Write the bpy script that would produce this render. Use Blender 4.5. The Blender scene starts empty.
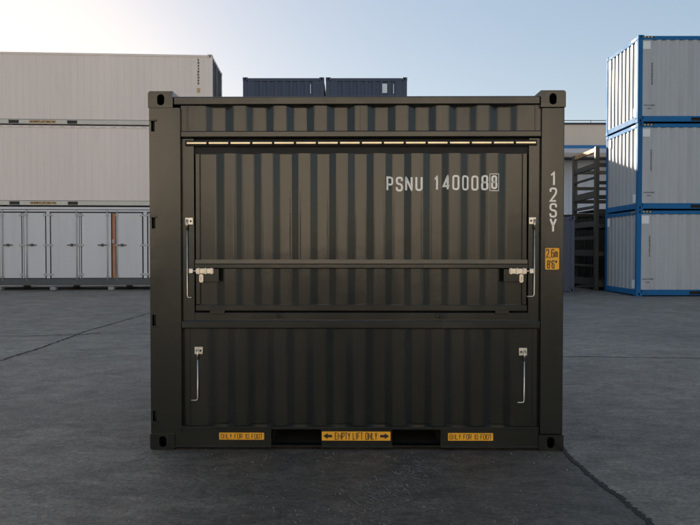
import bpy, bmesh, math, random
from mathutils import Vector, Matrix
random.seed(7)
scene = bpy.context.scene
col = scene.collection

# ------------------------------------------------------------------ camera
F, CX, CY = 630.0, 350.0, 262.5          # focal length and centre in photo pixels (700 x 525)
CAM_H, PITCH = 1.455, math.radians(1.18)
cam_d = bpy.data.cameras.new('camera')
cam_d.sensor_width = 36.0
cam_d.lens = 36.0 * F / 700.0
cam_d.clip_start, cam_d.clip_end = 0.05, 6000.0
cam = bpy.data.objects.new('camera', cam_d)
cam.location = (0, 0, CAM_H)
cam.rotation_euler = (math.radians(90) - PITCH, 0, 0)
col.objects.link(cam)
scene.camera = cam

# ------------------------------------------------------------------ sky, sun, exposure
SUN = Vector((-0.62, 1.0, 0.285)).normalized()       # towards the sun: ahead, to the left, low
elev = math.asin(SUN.z)
azim = math.atan2(SUN.x, SUN.y)                      # clockwise from +Y
world = bpy.data.worlds.new('World')
scene.world = world
world.use_nodes = True
wt = world.node_tree
wt.nodes.clear()
sky = wt.nodes.new('ShaderNodeTexSky')
sky.sky_type = 'NISHITA'
sky.sun_disc = False
sky.sun_elevation = elev
sky.sun_rotation = azim
sky.altitude = 0.0
sky.air_density = 1.0
sky.dust_density = 0.5
sky.ozone_density = 1.0
bg = wt.nodes.new('ShaderNodeBackground')
bg.inputs['Strength'].default_value = 0.15
wo = wt.nodes.new('ShaderNodeOutputWorld')
hsv = wt.nodes.new('ShaderNodeHueSaturation')           # hazy, slightly warm air
hsv.inputs['Saturation'].default_value = 1.55
tint = wt.nodes.new('ShaderNodeVectorMath'); tint.operation = 'MULTIPLY'
tint.inputs[1].default_value = (1.04, 0.99, 1.0)
gam = wt.nodes.new('ShaderNodeGamma'); gam.inputs['Gamma'].default_value = 0.43
wt.links.new(sky.outputs[0], gam.inputs['Color'])
wt.links.new(gam.outputs[0], hsv.inputs['Color'])
wt.links.new(hsv.outputs[0], tint.inputs[0])
wt.links.new(tint.outputs[0], bg.inputs['Color'])
wt.links.new(bg.outputs[0], wo.inputs['Surface'])
sun_d = bpy.data.lights.new('sun', 'SUN')
sun_d.energy = 5.0
sun_d.angle = math.radians(0.5)
sun_d.color = (1.0, 0.86, 0.68)
sun = bpy.data.objects.new('sun', sun_d)
sun.rotation_euler = (-SUN).to_track_quat('-Z', 'Y').to_euler()
sun.location = (-15, 25, 12)
col.objects.link(sun)
vs = scene.view_settings
vs.view_transform = 'Standard'
vs.look = 'None'
vs.exposure = 1.35
vs.gamma = 1.0
vs.use_curve_mapping = False

# ------------------------------------------------------------------ pixel helpers
def ray(px, py):
    a, b = (px - CX) / F, (CY - py) / F
    c, s = math.cos(PITCH), math.sin(PITCH)
    return Vector((a, c + b * s, -s + b * c))
def at(px, py, Y):                        # point on the vertical plane y = Y
    d = ray(px, py)
    return d.x / d.y * Y, CAM_H + d.z / d.y * Y
def ground_at(px, py):                    # point on the ground
    d = ray(px, py)
    t = -CAM_H / d.z
    return d.x * t, d.y * t

# ------------------------------------------------------------------ materials
def mat(name, base, rough=0.5, metal=0.0, spec=0.5, var=0.12, dirt=0.0, dirt_col=(0.12, 0.1, 0.08),
        nscale=3.0, streak=False, bump=0.0, bscale=40.0, dirt_lo=0.5, vary=0.0):
    m = bpy.data.materials.new(name)
    m.use_nodes = True
    nt = m.node_tree
    N, Lk = nt.nodes, nt.links
    p = N['Principled BSDF']
    p.inputs['Metallic'].default_value = metal
    p.inputs['Specular IOR Level'].default_value = spec
    tc = N.new('ShaderNodeTexCoord')
    mp = N.new('ShaderNodeMapping')
    if streak: mp.inputs['Scale'].default_value = (1.0, 1.0, 0.12)
    Lk.new(tc.outputs['Object'], mp.inputs['Vector'])
    n1 = N.new('ShaderNodeTexNoise'); n1.inputs['Scale'].default_value = nscale
    n1.inputs['Detail'].default_value = 6; n1.inputs['Roughness'].default_value = 0.6
    Lk.new(mp.outputs[0], n1.inputs['Vector'])
    mr = N.new('ShaderNodeMapRange')
    mr.inputs['From Min'].default_value = 0.3; mr.inputs['From Max'].default_value = 0.7
    mr.inputs['To Min'].default_value = 1 - var; mr.inputs['To Max'].default_value = 1 + var
    Lk.new(n1.outputs[0], mr.inputs['Value'])
    mul = N.new('ShaderNodeVectorMath'); mul.operation = 'SCALE'
    mul.inputs[0].default_value = base
    Lk.new(mr.outputs[0], mul.inputs['Scale'])
    out = mul.outputs[0]
    if vary:                                    # each piece was painted or weathered a little differently
        oi = N.new('ShaderNodeObjectInfo')
        rv = N.new('ShaderNodeMapRange'); rv.inputs['To Min'].default_value = 1 - vary; rv.inputs['To Max'].default_value = 1 + vary
        Lk.new(oi.outputs['Random'], rv.inputs['Value'])
        m2 = N.new('ShaderNodeVectorMath'); m2.operation = 'SCALE'
        Lk.new(out, m2.inputs[0]); Lk.new(rv.outputs[0], m2.inputs['Scale']); out = m2.outputs[0]
    if dirt > 0:
        n2 = N.new('ShaderNodeTexNoise'); n2.inputs['Scale'].default_value = nscale * 2.3
        n2.inputs['Detail'].default_value = 8; n2.inputs['Roughness'].default_value = 0.7
        Lk.new(mp.outputs[0], n2.inputs['Vector'])
        r2 = N.new('ShaderNodeMapRange'); r2.inputs['From Min'].default_value = dirt_lo
        r2.inputs['From Max'].default_value = dirt_lo + 0.25; r2.inputs['To Max'].default_value = dirt
        Lk.new(n2.outputs[0], r2.inputs['Value'])
        mx = N.new('ShaderNodeMix'); mx.data_type = 'RGBA'
        Lk.new(r2.outputs[0], mx.inputs['Factor'])
        Lk.new(out, mx.inputs[6]); mx.inputs[7].default_value = (*dirt_col, 1)
        out = mx.outputs[2]
    Lk.new(out, p.inputs['Base Color'])
    rr = N.new('ShaderNodeMapRange')
    rr.inputs['From Min'].default_value = 0.3; rr.inputs['From Max'].default_value = 0.7
    rr.inputs['To Min'].default_value = max(0.03, rough - 0.07); rr.inputs['To Max'].default_value = min(1, rough + 0.07)
    Lk.new(n1.outputs[0], rr.inputs['Value'])
    Lk.new(rr.outputs[0], p.inputs['Roughness'])
    if bump > 0:
        n3 = N.new('ShaderNodeTexNoise'); n3.inputs['Scale'].default_value = bscale
        n3.inputs['Detail'].default_value = 3
        Lk.new(tc.outputs['Object'], n3.inputs['Vector'])
        b = N.new('ShaderNodeBump'); b.inputs['Strength'].default_value = bump; b.inputs['Distance'].default_value = 0.01
        Lk.new(n3.outputs[0], b.inputs['Height'])
        Lk.new(b.outputs[0], p.inputs['Normal'])
    return m

M = {}
M['umbra'] = mat('umbra_grey_paint', (0.0120, 0.0140, 0.0118), 0.18, spec=0.56, var=0.10, dirt=0.2, dirt_col=(0.042, 0.040, 0.035),
                 nscale=2.2, streak=True, bump=0.16, bscale=5.0, dirt_lo=0.52)
M['rubber'] = mat('black_rubber', (0.012, 0.012, 0.012), 0.7, var=0.2)
M['inside'] = mat('dark_inner_steel', (0.02, 0.02, 0.02), 0.8, var=0.2)
M['stainless'] = mat('stainless_steel', (0.60, 0.57, 0.52), 0.38, metal=1.0, var=0.18, nscale=30)
M['aluminium'] = mat('bright_hinge_strip', (0.66, 0.58, 0.40), 0.35, metal=1.0, var=0.05, nscale=12)
M['white_print'] = mat('white_lettering', (0.94, 0.92, 0.87), 0.5, var=0.04, nscale=20, dirt=0.08, dirt_col=(0.3, 0.28, 0.25))
M['black_print'] = mat('black_lettering', (0.015, 0.013, 0.012), 0.5, var=0.1)
M['yellow'] = mat('yellow_sticker', (0.88, 0.42, 0.025), 0.45, var=0.06, nscale=14, dirt=0.12)
M['faded_yellow'] = mat('faded_yellow_sticker', (0.62, 0.40, 0.19), 0.7, var=0.15, nscale=6)
M['reefer'] = mat('white_reefer_paint', (0.92, 0.78, 0.70), 0.5, var=0.05, nscale=0.7, streak=True, dirt=0.10, dirt_col=(0.40, 0.34, 0.29))
M['reefer_rail'] = mat('cream_rail_paint', (0.70, 0.64, 0.55), 0.45, var=0.06, dirt=0.15, dirt_col=(0.35, 0.29, 0.22))
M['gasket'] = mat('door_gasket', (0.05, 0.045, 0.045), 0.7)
M['door_white'] = mat('pale_door_paint', (0.74, 0.70, 0.69), 0.5, vary=0.04, var=0.05, nscale=1.2, streak=True, dirt=0.14, dirt_col=(0.36, 0.33, 0.31))
M['door_steel'] = mat('pale_door_hardware', (0.50, 0.48, 0.46), 0.4, var=0.1)
M['orange'] = mat('orange_primer', (0.55, 0.22, 0.12), 0.6, var=0.15)
M['base_grey'] = mat('dark_base_rail', (0.10, 0.10, 0.10), 0.6, var=0.15)
M['concrete_block'] = mat('concrete_block', (0.36, 0.34, 0.31), 0.9, var=0.2, bump=0.3)
M['blue'] = mat('blue_frame_paint', (0.014, 0.13, 0.32), 0.72, spec=0.25, vary=0.12, var=0.10, nscale=1.5, dirt=0.10, dirt_col=(0.04, 0.13, 0.26))
M['silver'] = mat('pale_grey_panel_paint', (0.43, 0.44, 0.46), 0.40, spec=0.5, vary=0.08, var=0.06, nscale=1.2, streak=True, dirt=0.3, dirt_col=(0.24, 0.21, 0.19))
M['white_plate'] = mat('white_placard', (0.82, 0.82, 0.82), 0.8, spec=0.2, var=0.04)
M['hazard_yellow'] = mat('hazard_yellow', (0.50, 0.40, 0.14), 0.5)
M['navy'] = mat('navy_paint', (0.042, 0.055, 0.098), 0.45, var=0.12, nscale=1.6, streak=True, dirt=0.15, dirt_col=(0.07, 0.07, 0.09))
M['dark_green'] = mat('dark_green_paint', (0.022, 0.026, 0.022), 0.55, var=0.15, streak=True)
M['rack'] = mat('weathered_rack_paint', (0.048, 0.046, 0.036), 0.6, var=0.2, dirt=0.4, dirt_col=(0.08, 0.06, 0.035), nscale=2.5)
M['sunlit_ochre'] = mat('sunlit_ochre_paint', (0.42, 0.24, 0.09), 0.6, var=0.2)  # orange sunlight on the top rack beams put into their colour
M['deck'] = mat('dark_deck_timber', (0.04, 0.032, 0.025), 0.8, var=0.3)
M['beige_wall'] = mat('beige_cladding', (0.88, 0.71, 0.57), 0.7, var=0.04, nscale=0.5, streak=True)
M['hall_wall'] = mat('pale_hall_cladding', (0.66, 0.61, 0.535), 0.7, var=0.04, nscale=0.5, streak=True)
M['blue_band'] = mat('blue_facade_band', (0.03, 0.20, 0.48), 0.5, var=0.05)
M['fascia'] = mat('pale_fascia', (0.66, 0.62, 0.66), 0.5, var=0.05)
M['gutter'] = mat('tan_gutter', (0.50, 0.40, 0.33), 0.6, var=0.1)
M['white_wall'] = mat('white_ribbed_cladding', (0.66, 0.66, 0.70), 0.55, var=0.05, nscale=0.6, streak=True)
M['roof_edge'] = mat('dark_roof_edge', (0.05, 0.05, 0.055), 0.6)
M['tar'] = mat('crack_tar', (0.016, 0.015, 0.014), 0.75, var=0.3, nscale=15, bump=0.4, bscale=60)
M['scrape'] = mat('pale_scrape', (0.24, 0.225, 0.205), 0.85, var=0.35, nscale=40)
M['stone'] = mat('pale_grit', (0.24, 0.22, 0.20), 0.85, var=0.3, nscale=30)

# ------------------------------------------------------------------ mesh helpers
def link(name, me, material, parent=None):
    o = bpy.data.objects.new(name, me)
    if material is not None and len(me.materials) == 0: me.materials.append(material)
    col.objects.link(o)
    if parent is not None: o.parent = parent
    return o
def finish(bm, name, material, parent=None, smooth=False):
    bmesh.ops.recalc_face_normals(bm, faces=bm.faces)
    me = bpy.data.meshes.new(name)
    bm.to_mesh(me); bm.free()
    if smooth:
        for p in me.polygons: p.use_smooth = True
    return link(name, me, material, parent)
def tag(o, label=None, cat=None, group=None, kind=None):
    if label: o['label'] = label
    if cat: o['category'] = cat
    if group: o['group'] = group
    if kind: o['kind'] = kind
    return o
def empty(name, loc, rz=0.0):
    o = bpy.data.objects.new(name, None)
    o.empty_display_size = 0.3
    o.location = loc; o.rotation_euler = (0, 0, rz)
    col.objects.link(o)
    return o
def copy_tree(o, parent=None):
    c = o.copy(); col.objects.link(c)
    c.parent = parent
    for ch in list(o.children): copy_tree(ch, c)
    return c
def add_box(bm, x0, x1, y0, y1, z0, z1, bev=0.0, seg=2):
    r = bmesh.ops.create_cube(bm, size=1.0)
    vs_ = r['verts']
    for v in vs_:
        v.co = Vector(((x0 + x1) / 2 + v.co.x * (x1 - x0), (y0 + y1) / 2 + v.co.y * (y1 - y0), (z0 + z1) / 2 + v.co.z * (z1 - z0)))
    if bev > 0:
        es = list({e for v in vs_ for e in v.link_edges})
        bmesh.ops.bevel(bm, geom=es, offset=bev, segments=seg, affect='EDGES', profile=0.5)
def box(name, parent, material, x0, x1, y0, y1, z0, z1, bev=0.0):
    bm = bmesh.new(); add_box(bm, x0, x1, y0, y1, z0, z1, bev)
    return finish(bm, name, material, parent)
def add_tube(bm, pts, r, n=10):
    pts = [Vector(p) for p in pts]
    rings = []
    up = None
    for i, p in enumerate(pts):
        if i == 0: d = pts[1] - pts[0]
        elif i == len(pts) - 1: d = pts[-1] - pts[-2]
        else: d = (pts[i + 1] - p).normalized() + (p - pts[i - 1]).normalized()
        d.normalize()
        if up is None: up = Vector((0, 1, 0)) if abs(d.y) < 0.9 else Vector((1, 0, 0))
        a = d.cross(up).normalized(); b = d.cross(a).normalized()
        rings.append([bm.verts.new(p + a * (r * math.cos(2 * math.pi * k / n)) + b * (r * math.sin(2 * math.pi * k / n))) for k in range(n)])
    for i in range(len(rings) - 1):
        for k in range(n):
            bm.faces.new((rings[i][k], rings[i][(k + 1) % n], rings[i + 1][(k + 1) % n], rings[i + 1][k]))
    bm.faces.new(rings[0]); bm.faces.new(list(reversed(rings[-1])))
def tube(name, parent, material, pts, r, n=10):
    bm = bmesh.new(); add_tube(bm, pts, r, n)
    return finish(bm, name, material, parent, smooth=True)
def rect(x0, x1, z0, z1): return [(x0, z0), (x1, z0), (x1, z1), (x0, z1)]
def rrect(x0, x1, z0, z1, r, corners=(1, 1, 1, 1), n=6):
    pts = []
    cs = [(x0, z0, 1, 1, 180), (x1, z0, -1, 1, 270), (x1, z1, -1, -1, 0), (x0, z1, 1, -1, 90)]
    for (x, z, sx, sz, a0), on in zip(cs, corners):
        if not on: pts.append((x, z)); continue
        for k in range(n + 1):
            a = math.radians(a0 + 90.0 * k / n)
            pts.append((x + sx * r + r * math.cos(a), z + sz * r + r * math.sin(a)))
    return pts
def add_plate(bm, outer, holes, y0, y1, wall=None, fn=None, cap=True):
    """front face (x, z outline with holes) at y0, sides back to y1, back cap; hole walls go 'wall' deep"""
    fn = fn or (lambda x, y, z: Vector((x, y, z)))
    def loop(pts, y): return [bm.verts.new(fn(x, y, z)) for x, z in pts]
    of = loop(outer, y0)
    es = [bm.edges.new((of[i], of[(i + 1) % len(of)])) for i in range(len(of))]
    hv = []
    for h in holes:
        f = loop(h, y0); hv.append(f)
        es += [bm.edges.new((f[i], f[(i + 1) % len(f)])) for i in range(len(f))]
    bmesh.ops.triangle_fill(bm, edges=es, use_beauty=True, use_dissolve=False)
    ob = loop(outer, y1)
    n = len(of)
    for i in range(n): bm.faces.new((of[i], of[(i + 1) % n], ob[(i + 1) % n], ob[i]))
    if cap: bm.faces.new(ob)
    w = wall if wall is not None else (y1 - y0) * 0.9
    for h, f in zip(holes, hv):
        b = loop(h, y0 + w); n = len(f)
        for i in range(n): bm.faces.new((f[i], f[(i + 1) % n], b[(i + 1) % n], b[i]))
def plate(name, parent, material, outer, holes, y0, y1, wall=None, fn=None, cap=True):
    bm = bmesh.new(); add_plate(bm, outer, holes, y0, y1, wall, fn, cap)
    return finish(bm, name, material, parent)
def corr_profile(u0, u1, starts, sw, first_outer, outer=0.0, inner=0.036):
    lv = outer if first_outer else inner
    pr = [(u0, lv)]
    for s in starts:
        if s <= u0 or s + sw >= u1: continue
        pr.append((s, lv)); lv = inner if lv == outer else outer
        pr.append((s + sw, lv))
    pr.append((u1, lv))
    return pr
def depth_of(pr, u):
    for (a, da), (b, db) in zip(pr, pr[1:]):
        if a <= u <= b: return da + (db - da) * ((u - a) / (b - a) if b > a else 0)
    return pr[0][1] if u < pr[0][0] else pr[-1][1]
def add_sheet(bm, pr, z0, z1, fn, rnd=0.008, thick=0.0025):
    """folded sheet metal with rounded folds, front skin + top/bottom edges + back skin"""
    q = []
    for i, (u, d) in enumerate(pr):
        if i in (0, len(pr) - 1) or rnd <= 0: q.append((u, d)); continue
        a, b = Vector(pr[i - 1]), Vector(pr[i + 1]); p = Vector((u, d))
        ra = min(rnd, (a - p).length * 0.4); rb = min(rnd, (b - p).length * 0.4)
        pa, pb = p + (a - p).normalized() * ra, p + (b - p).normalized() * rb
        for k in range(4):
            t = k / 3.0
            c = pa * (1 - t) ** 2 + p * (2 * t * (1 - t)) + pb * t * t
            q.append((c.x, c.y))
    f0 = [bm.verts.new(fn(u, d, z0)) for u, d in q]; f1 = [bm.verts.new(fn(u, d, z1)) for u, d in q]
    b0 = [bm.verts.new(fn(u, d + thick, z0)) for u, d in q]; b1 = [bm.verts.new(fn(u, d + thick, z1)) for u, d in q]
    for i in range(len(q) - 1):
        bm.faces.new((f0[i], f0[i + 1], f1[i + 1], f1[i])); bm.faces.new((b0[i + 1], b0[i], b1[i], b1[i + 1]))
        bm.faces.new((f1[i], f1[i + 1], b1[i + 1], b1[i])); bm.faces.new((f0[i + 1], f0[i], b0[i], b0[i + 1]))
    bm.faces.new((f0[0], f1[0], b1[0], b0[0])); bm.faces.new((f0[-1], b0[-1], b1[-1], f1[-1]))
def sheet(name, parent, material, pr, z0, z1, fn=None, rnd=0.015):
    fn = fn or (lambda u, d, z: Vector((u, d, z)))
    bm = bmesh.new(); add_sheet(bm, pr, z0, z1, fn, rnd)
    return finish(bm, name, material, parent)

# ------------------------------------------------------------------ stroke lettering
def O_(): return [[(0, 0, 1), (1, 0, 1), (1, 1, 1), (0, 1, 1), 'c']]
GL = {
 'P': [[(0, 0), (0, 1), (1, 1, 1), (1, .45, 1), (0, .45)]],
 'R': [[(0, 0), (0, 1), (1, 1, 1), (1, .48, 1), (0, .48)], [(.45, .48), (1, 0)]],
 'S': [[(1, .74), (1, 1, 1), (0, 1, 1), (0, .54, 1), (1, .46, 1), (1, 0, 1), (0, 0, 1), (0, .26)]],
 'N': [[(0, 0), (0, 1), (1, 0), (1, 1)]],
 'U': [[(0, 1), (0, 0, 1), (1, 0, 1), (1, 1)]],
 '1': [[(.1, .78), (.6, 1), (.6, 0)]],
 '2': [[(0, .74), (0, 1, 1), (1, 1, 1), (1, .6, 1), (0, 0), (1, 0)]],
 '4': [[(.75, 0), (.75, 1), (0, .25), (1.05, .25)]],
 '6': [[(1, .78), (1, 1, 1), (0, 1, 1), (0, 0, 1), (1, 0, 1), (1, .58, 1), (0, .58)]],
 '0': O_(), 'O': O_(),
 '8': [[(0, 0, 1), (1, 0, 1), (1, .52, 1), (0, .52, 1), 'c'], [(.05, .52, 1), (.95, .52, 1), (.95, 1, 1), (.05, 1, 1), 'c']],
 'Y': [[(0, 1), (.5, .45), (.5, 0)], [(1, 1), (.5, .45)]],
 'L': [[(0, 1), (0, 0), (1, 0)]],
 'F': [[(0, 0), (0, 1), (1, 1)], [(0, .52), (.8, .52)]],
 'E': [[(1, 1), (0, 1), (0, 0), (1, 0)], [(0, .52), (.8, .52)]],
 'T': [[(0, 1), (1, 1)], [(.5, 1), (.5, 0)]],
 'I': [[(.5, 0), (.5, 1)]],
 'M': [[(0, 0), (0, 1), (.5, .35), (1, 1), (1, 0)]],
 'm': [[(0, 0), (0, .68)], [(0, .55), (.05, .68, 1), (.6, .68, 1), (.6, 0)], [(.6, .55), (.65, .68, 1), (1.2, .68, 1), (1.2, 0)]],
 ',': [[(.5, .06), (.38, -.14)]],
 "'": [[(.5, 1), (.5, .72)]],
 '"': [[(.25, 1), (.25, .72)], [(.75, 1), (.75, .72)]],
}
def stroke_pts(st, w, h, rad, step):
    closed = st[-1] == 'c'
    pts = [p for p in st if p != 'c']
    P = [Vector((p[0] * w, p[1] * h)) for p in pts]
    R = [len(p) > 2 for p in pts]
    n = len(P); out = []
    for i in range(n):
        if R[i] and (closed or 0 < i < n - 1):
            a, b, c = P[i - 1], P[i], P[(i + 1) % n]
            ra = min(rad, (a - b).length * .5); rc = min(rad, (c - b).length * .5)
            pa, pc = b + (a - b).normalized() * ra, b + (c - b).normalized() * rc
            for k in range(6):
                t = k / 5; out.append(pa * (1 - t) ** 2 + b * (2 * t * (1 - t)) + pc * t * t)
        else: out.append(P[i])
    if closed: out.append(out[0])
    res = []
    for a, b in zip(out, out[1:]):
        m = max(1, int((b - a).length / step))
        for k in range(m): res.append(a.lerp(b, k / m))
    res.append(out[-1])
    return [p for i, p in enumerate(res) if i == 0 or (p - res[i - 1]).length > 1e-6], closed
def add_text(bm, glyphs, t, surf, step=0.02):
    """glyphs: list of (char, u, z, w, h) in metres; strokes of thickness t laid on surf(u, z) -> Vector"""
    for ch, u, z, w, h in glyphs:
        for st in GL[ch]:
            pts, closed = stroke_pts(st, w, h, min(w, h) * 0.42, step)
            n = len(pts); L, Rr = [], []
            for i, p in enumerate(pts):
                d0 = (pts[i] - pts[i - 1]).normalized() if i > 0 else None
                d1 = (pts[i + 1] - pts[i]).normalized() if i < n - 1 else None
                if closed and i == 0: d0 = (pts[0] - pts[-2]).normalized()
                if closed and i == n - 1: d1 = (pts[1] - pts[0]).normalized()
                d0 = d0 or d1; d1 = d1 or d0
                n0, n1 = Vector((-d0.y, d0.x)), Vector((-d1.y, d1.x))
                m = n0 + n1
                m = m.normalized() if m.length > 1e-4 else n0
                k = min(1.7, 1 / max(0.35, m.dot(n0)))
                e = Vector((0, 0))
                L.append(p + m * (t / 2 * k) + e); Rr.append(p - m * (t / 2 * k) + e)
            lv = [bm.verts.new(surf(u + a.x, z + a.y)) for a in L]; rv = [bm.verts.new(surf(u + a.x, z + a.y)) for a in Rr]
            for i in range(n - 1): bm.faces.new((lv[i], lv[i + 1], rv[i + 1], rv[i]))
def text_line(s, u0, u1, z0, z1, gap=0.42, space=0.6):
    """fit a string into a box: equal letter cells"""
    wts = []
    for ch in s: wts.append(space if ch == ' ' else (0.35 if ch in "I1'," else (1.2 if ch in 'm' else (1.45 if ch == 'M' else (1.12 if ch == 'N' else 1.0)))))
    if any(c in "m'" for c in s): gap = 0.55
    tot = sum(wts) + gap * (len(s) - 1)
    unit = (u1 - u0) / tot
    x = u0; out = []
    for ch, w in zip(s, wts):
        if ch != ' ':
            if ch in "I,'": out.append((ch, x - 0.15 * unit, z0, 0.6 * unit, z1 - z0))
            elif ch == 'm': out.append((ch, x, z0, unit, z1 - z0))
            elif ch == '1': out.append((ch, x - 0.1 * unit, z0, 0.7 * unit, z1 - z0))
            else: out.append((ch, x, z0, unit * w, z1 - z0))
        x += (w + gap) * unit
    return out
def lettering(name, parent, material, glyphs, t, surf, step=0.02):
    bm = bmesh.new(); add_text(bm, glyphs, t, surf, step)
    me = bpy.data.meshes.new(name)
    bmesh.ops.recalc_face_normals(bm, faces=bm.faces)
    bm.to_mesh(me); bm.free()
    return link(name, me, material, parent)

# ================================================================== ground
def ground_material():
    m = bpy.data.materials.new('worn_asphalt')
    m.use_nodes = True
    nt = m.node_tree; N, Lk = nt.nodes, nt.links
    p = N['Principled BSDF']
    tc = N.new('ShaderNodeTexCoord')
    def noise(scale, detail=6, rough=0.6, sc=(1, 1, 1), rz=0.0, dist=0.0):
        mp = N.new('ShaderNodeMapping'); mp.inputs['Scale'].default_value = sc; mp.inputs['Rotation'].default_value = (0, 0, rz)
        Lk.new(tc.outputs['Object'], mp.inputs['Vector'])
        n = N.new('ShaderNodeTexNoise'); n.inputs['Scale'].default_value = scale; n.inputs['Detail'].default_value = detail
        n.inputs['Roughness'].default_value = rough; n.inputs['Distortion'].default_value = dist
        Lk.new(mp.outputs[0], n.inputs['Vector'])
        return n.outputs[0]
    def rng(v, a, b, c, d):
        r = N.new('ShaderNodeMapRange')
        for k, x in zip(('From Min', 'From Max', 'To Min', 'To Max'), (a, b, c, d)): r.inputs[k].default_value = x
        Lk.new(v, r.inputs['Value']); return r.outputs[0]
    def math_(op, a, b):
        n = N.new('ShaderNodeMath'); n.operation = op
        for i, x in enumerate((a, b)):
            if isinstance(x, (int, float)): n.inputs[i].default_value = x
            else: Lk.new(x, n.inputs[i])
        return n.outputs[0]
    big = rng(noise(0.35, 4, 0.6, dist=0.6), 0.3, 0.7, 0.80, 1.22)
    mid = rng(noise(2.2, 6, 0.65, (1, 1.8, 1), 0.25, 0.8), 0.3, 0.7, 0.72, 1.3)
    fine = rng(noise(38, 6, 0.8), 0.3, 0.7, 0.38, 1.62)
    mott = rng(noise(9, 6, 0.7, (1, 1.5, 1), 0.5, 1.2), 0.3, 0.7, 0.60, 1.42)
    v = math_('MULTIPLY', math_('MULTIPLY', math_('MULTIPLY', big, mid), mott), fine)
    # tyre drag marks and scuffs
    scuff = rng(noise(6.0, 8, 0.75, (0.35, 2.4, 1), 0.35, 0.5), 0.55, 0.72, 0.0, 0.9)
    scuff = math_('MULTIPLY', scuff, rng(noise(0.8, 3, 0.5), 0.42, 0.62, 0.0, 1.0))
    dark = rng(noise(3.3, 7, 0.7, (0.6, 1.6, 1), -0.3, 1.0), 0.56, 0.70, 1.0, 0.55)
    v = math_('MULTIPLY', v, dark)
    v = math_('ADD', v, scuff)
    vor = N.new('ShaderNodeTexVoronoi'); vor.inputs['Scale'].default_value = 24.0
    Lk.new(tc.outputs['Object'], vor.inputs['Vector'])
    chip = rng(vor.outputs['Distance'], 0.05, 0.11, 1.0, 0.0)
    chip = math_('MULTIPLY', chip, rng(noise(9, 2), 0.60, 0.66, 0.0, 1.6))
    v = math_('ADD', v, chip)
    mul = N.new('ShaderNodeVectorMath'); mul.operation = 'SCALE'
    # darker left of the open joint: shade by the container painted into the asphalt
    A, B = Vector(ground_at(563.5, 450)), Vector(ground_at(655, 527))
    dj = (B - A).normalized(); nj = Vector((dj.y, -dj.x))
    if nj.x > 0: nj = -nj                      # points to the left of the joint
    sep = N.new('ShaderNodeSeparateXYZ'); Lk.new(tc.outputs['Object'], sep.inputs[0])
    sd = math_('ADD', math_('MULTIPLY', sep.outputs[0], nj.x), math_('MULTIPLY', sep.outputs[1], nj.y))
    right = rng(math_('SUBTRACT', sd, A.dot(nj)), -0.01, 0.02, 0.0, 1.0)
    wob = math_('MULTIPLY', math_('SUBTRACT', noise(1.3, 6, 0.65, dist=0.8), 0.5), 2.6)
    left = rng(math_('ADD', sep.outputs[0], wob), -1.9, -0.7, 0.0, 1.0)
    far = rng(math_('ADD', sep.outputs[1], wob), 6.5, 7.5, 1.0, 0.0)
    painted_shade = math_('MULTIPLY', math_('MULTIPLY', right, left), far)
    v = math_('MULTIPLY', v, rng(painted_shade, 0.0, 1.0, 1.0, 0.52))
    mul.inputs[0].default_value = (0.212, 0.182, 0.148)
    Lk.new(v, mul.inputs['Scale'])
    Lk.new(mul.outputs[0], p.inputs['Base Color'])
    Lk.new(rng(noise(1.6, 6, 0.6, dist=0.7), 0.3, 0.7, 0.32, 0.60), p.inputs['Roughness'])
    p.inputs['Specular IOR Level'].default_value = 0.45
    h = math_('ADD', math_('MULTIPLY', fine, 0.5), math_('MULTIPLY', mid, 0.9))
    b = N.new('ShaderNodeBump'); b.inputs['Strength'].default_value = 0.8; b.inputs['Distance'].default_value = 0.014
    Lk.new(h, b.inputs['Height']); Lk.new(b.outputs[0], p.inputs['Normal'])
    return m
bm = bmesh.new()
S = 2500.0
vsq = [bm.verts.new(c) for c in ((-S, -S, 0), (S, -S, 0), (S, S, 0), (-S, S, 0))]
bm.faces.new(vsq)
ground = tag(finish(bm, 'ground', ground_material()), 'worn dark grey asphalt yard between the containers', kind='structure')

def crack(name, px, w0, w1, label, jit=0.35, n_sub=14):
    rnd = random.Random(hash(len(px)) + int(px[0][0]))
    pts = [Vector(ground_at(*q)) for q in px]
    full = []
    for a, b in zip(pts, pts[1:]):
        for k in range(n_sub): full.append(a.lerp(b, k / n_sub))
    full.append(pts[-1])
    bm = bmesh.new(); prev = None; N_ = len(full)
    for i, p in enumerate(full):
        d = (full[min(i + 1, N_ - 1)] - full[max(i - 1, 0)]).normalized()
        nr = Vector((-d.y, d.x))
        w = w0 + (w1 - w0) * i / (N_ - 1)
        off = nr * (w * rnd.uniform(-jit, jit))
        w *= rnd.uniform(0.55, 1.35)
        c = p + off
        cur = [bm.verts.new((c.x + nr.x * w / 2 * s, c.y + nr.y * w / 2 * s, 0.004)) for s in (1, -1)]
        if prev: bm.faces.new((prev[0], prev[1], cur[1], cur[0]))
        prev = cur
    o = finish(bm, name, M['tar'])
    o.parent = ground
    return o
crack('joint_crack', [(560, 445), (563.5, 450), (572, 459.5), (583, 470), (600, 484), (620, 497.5), (637, 512), (655, 527), (690, 560), (740, 620)], 0.028, 0.042, '')
crack('crack', [(-40, 374), (4, 359.5), (14, 356), (35, 350), (60, 341), (85, 331.5), (110, 324.5), (150, 313)], 0.05, 0.03, '')
crack('crack', [(-10, 336.3), (30, 336), (55, 335), (78, 335), (100, 333)], 0.02, 0.05, '', jit=0.5)
crack('crack', [(556, 357), (590, 356.7), (630, 357.6), (705, 358.5)], 0.025, 0.02, '', jit=0.5)

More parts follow.
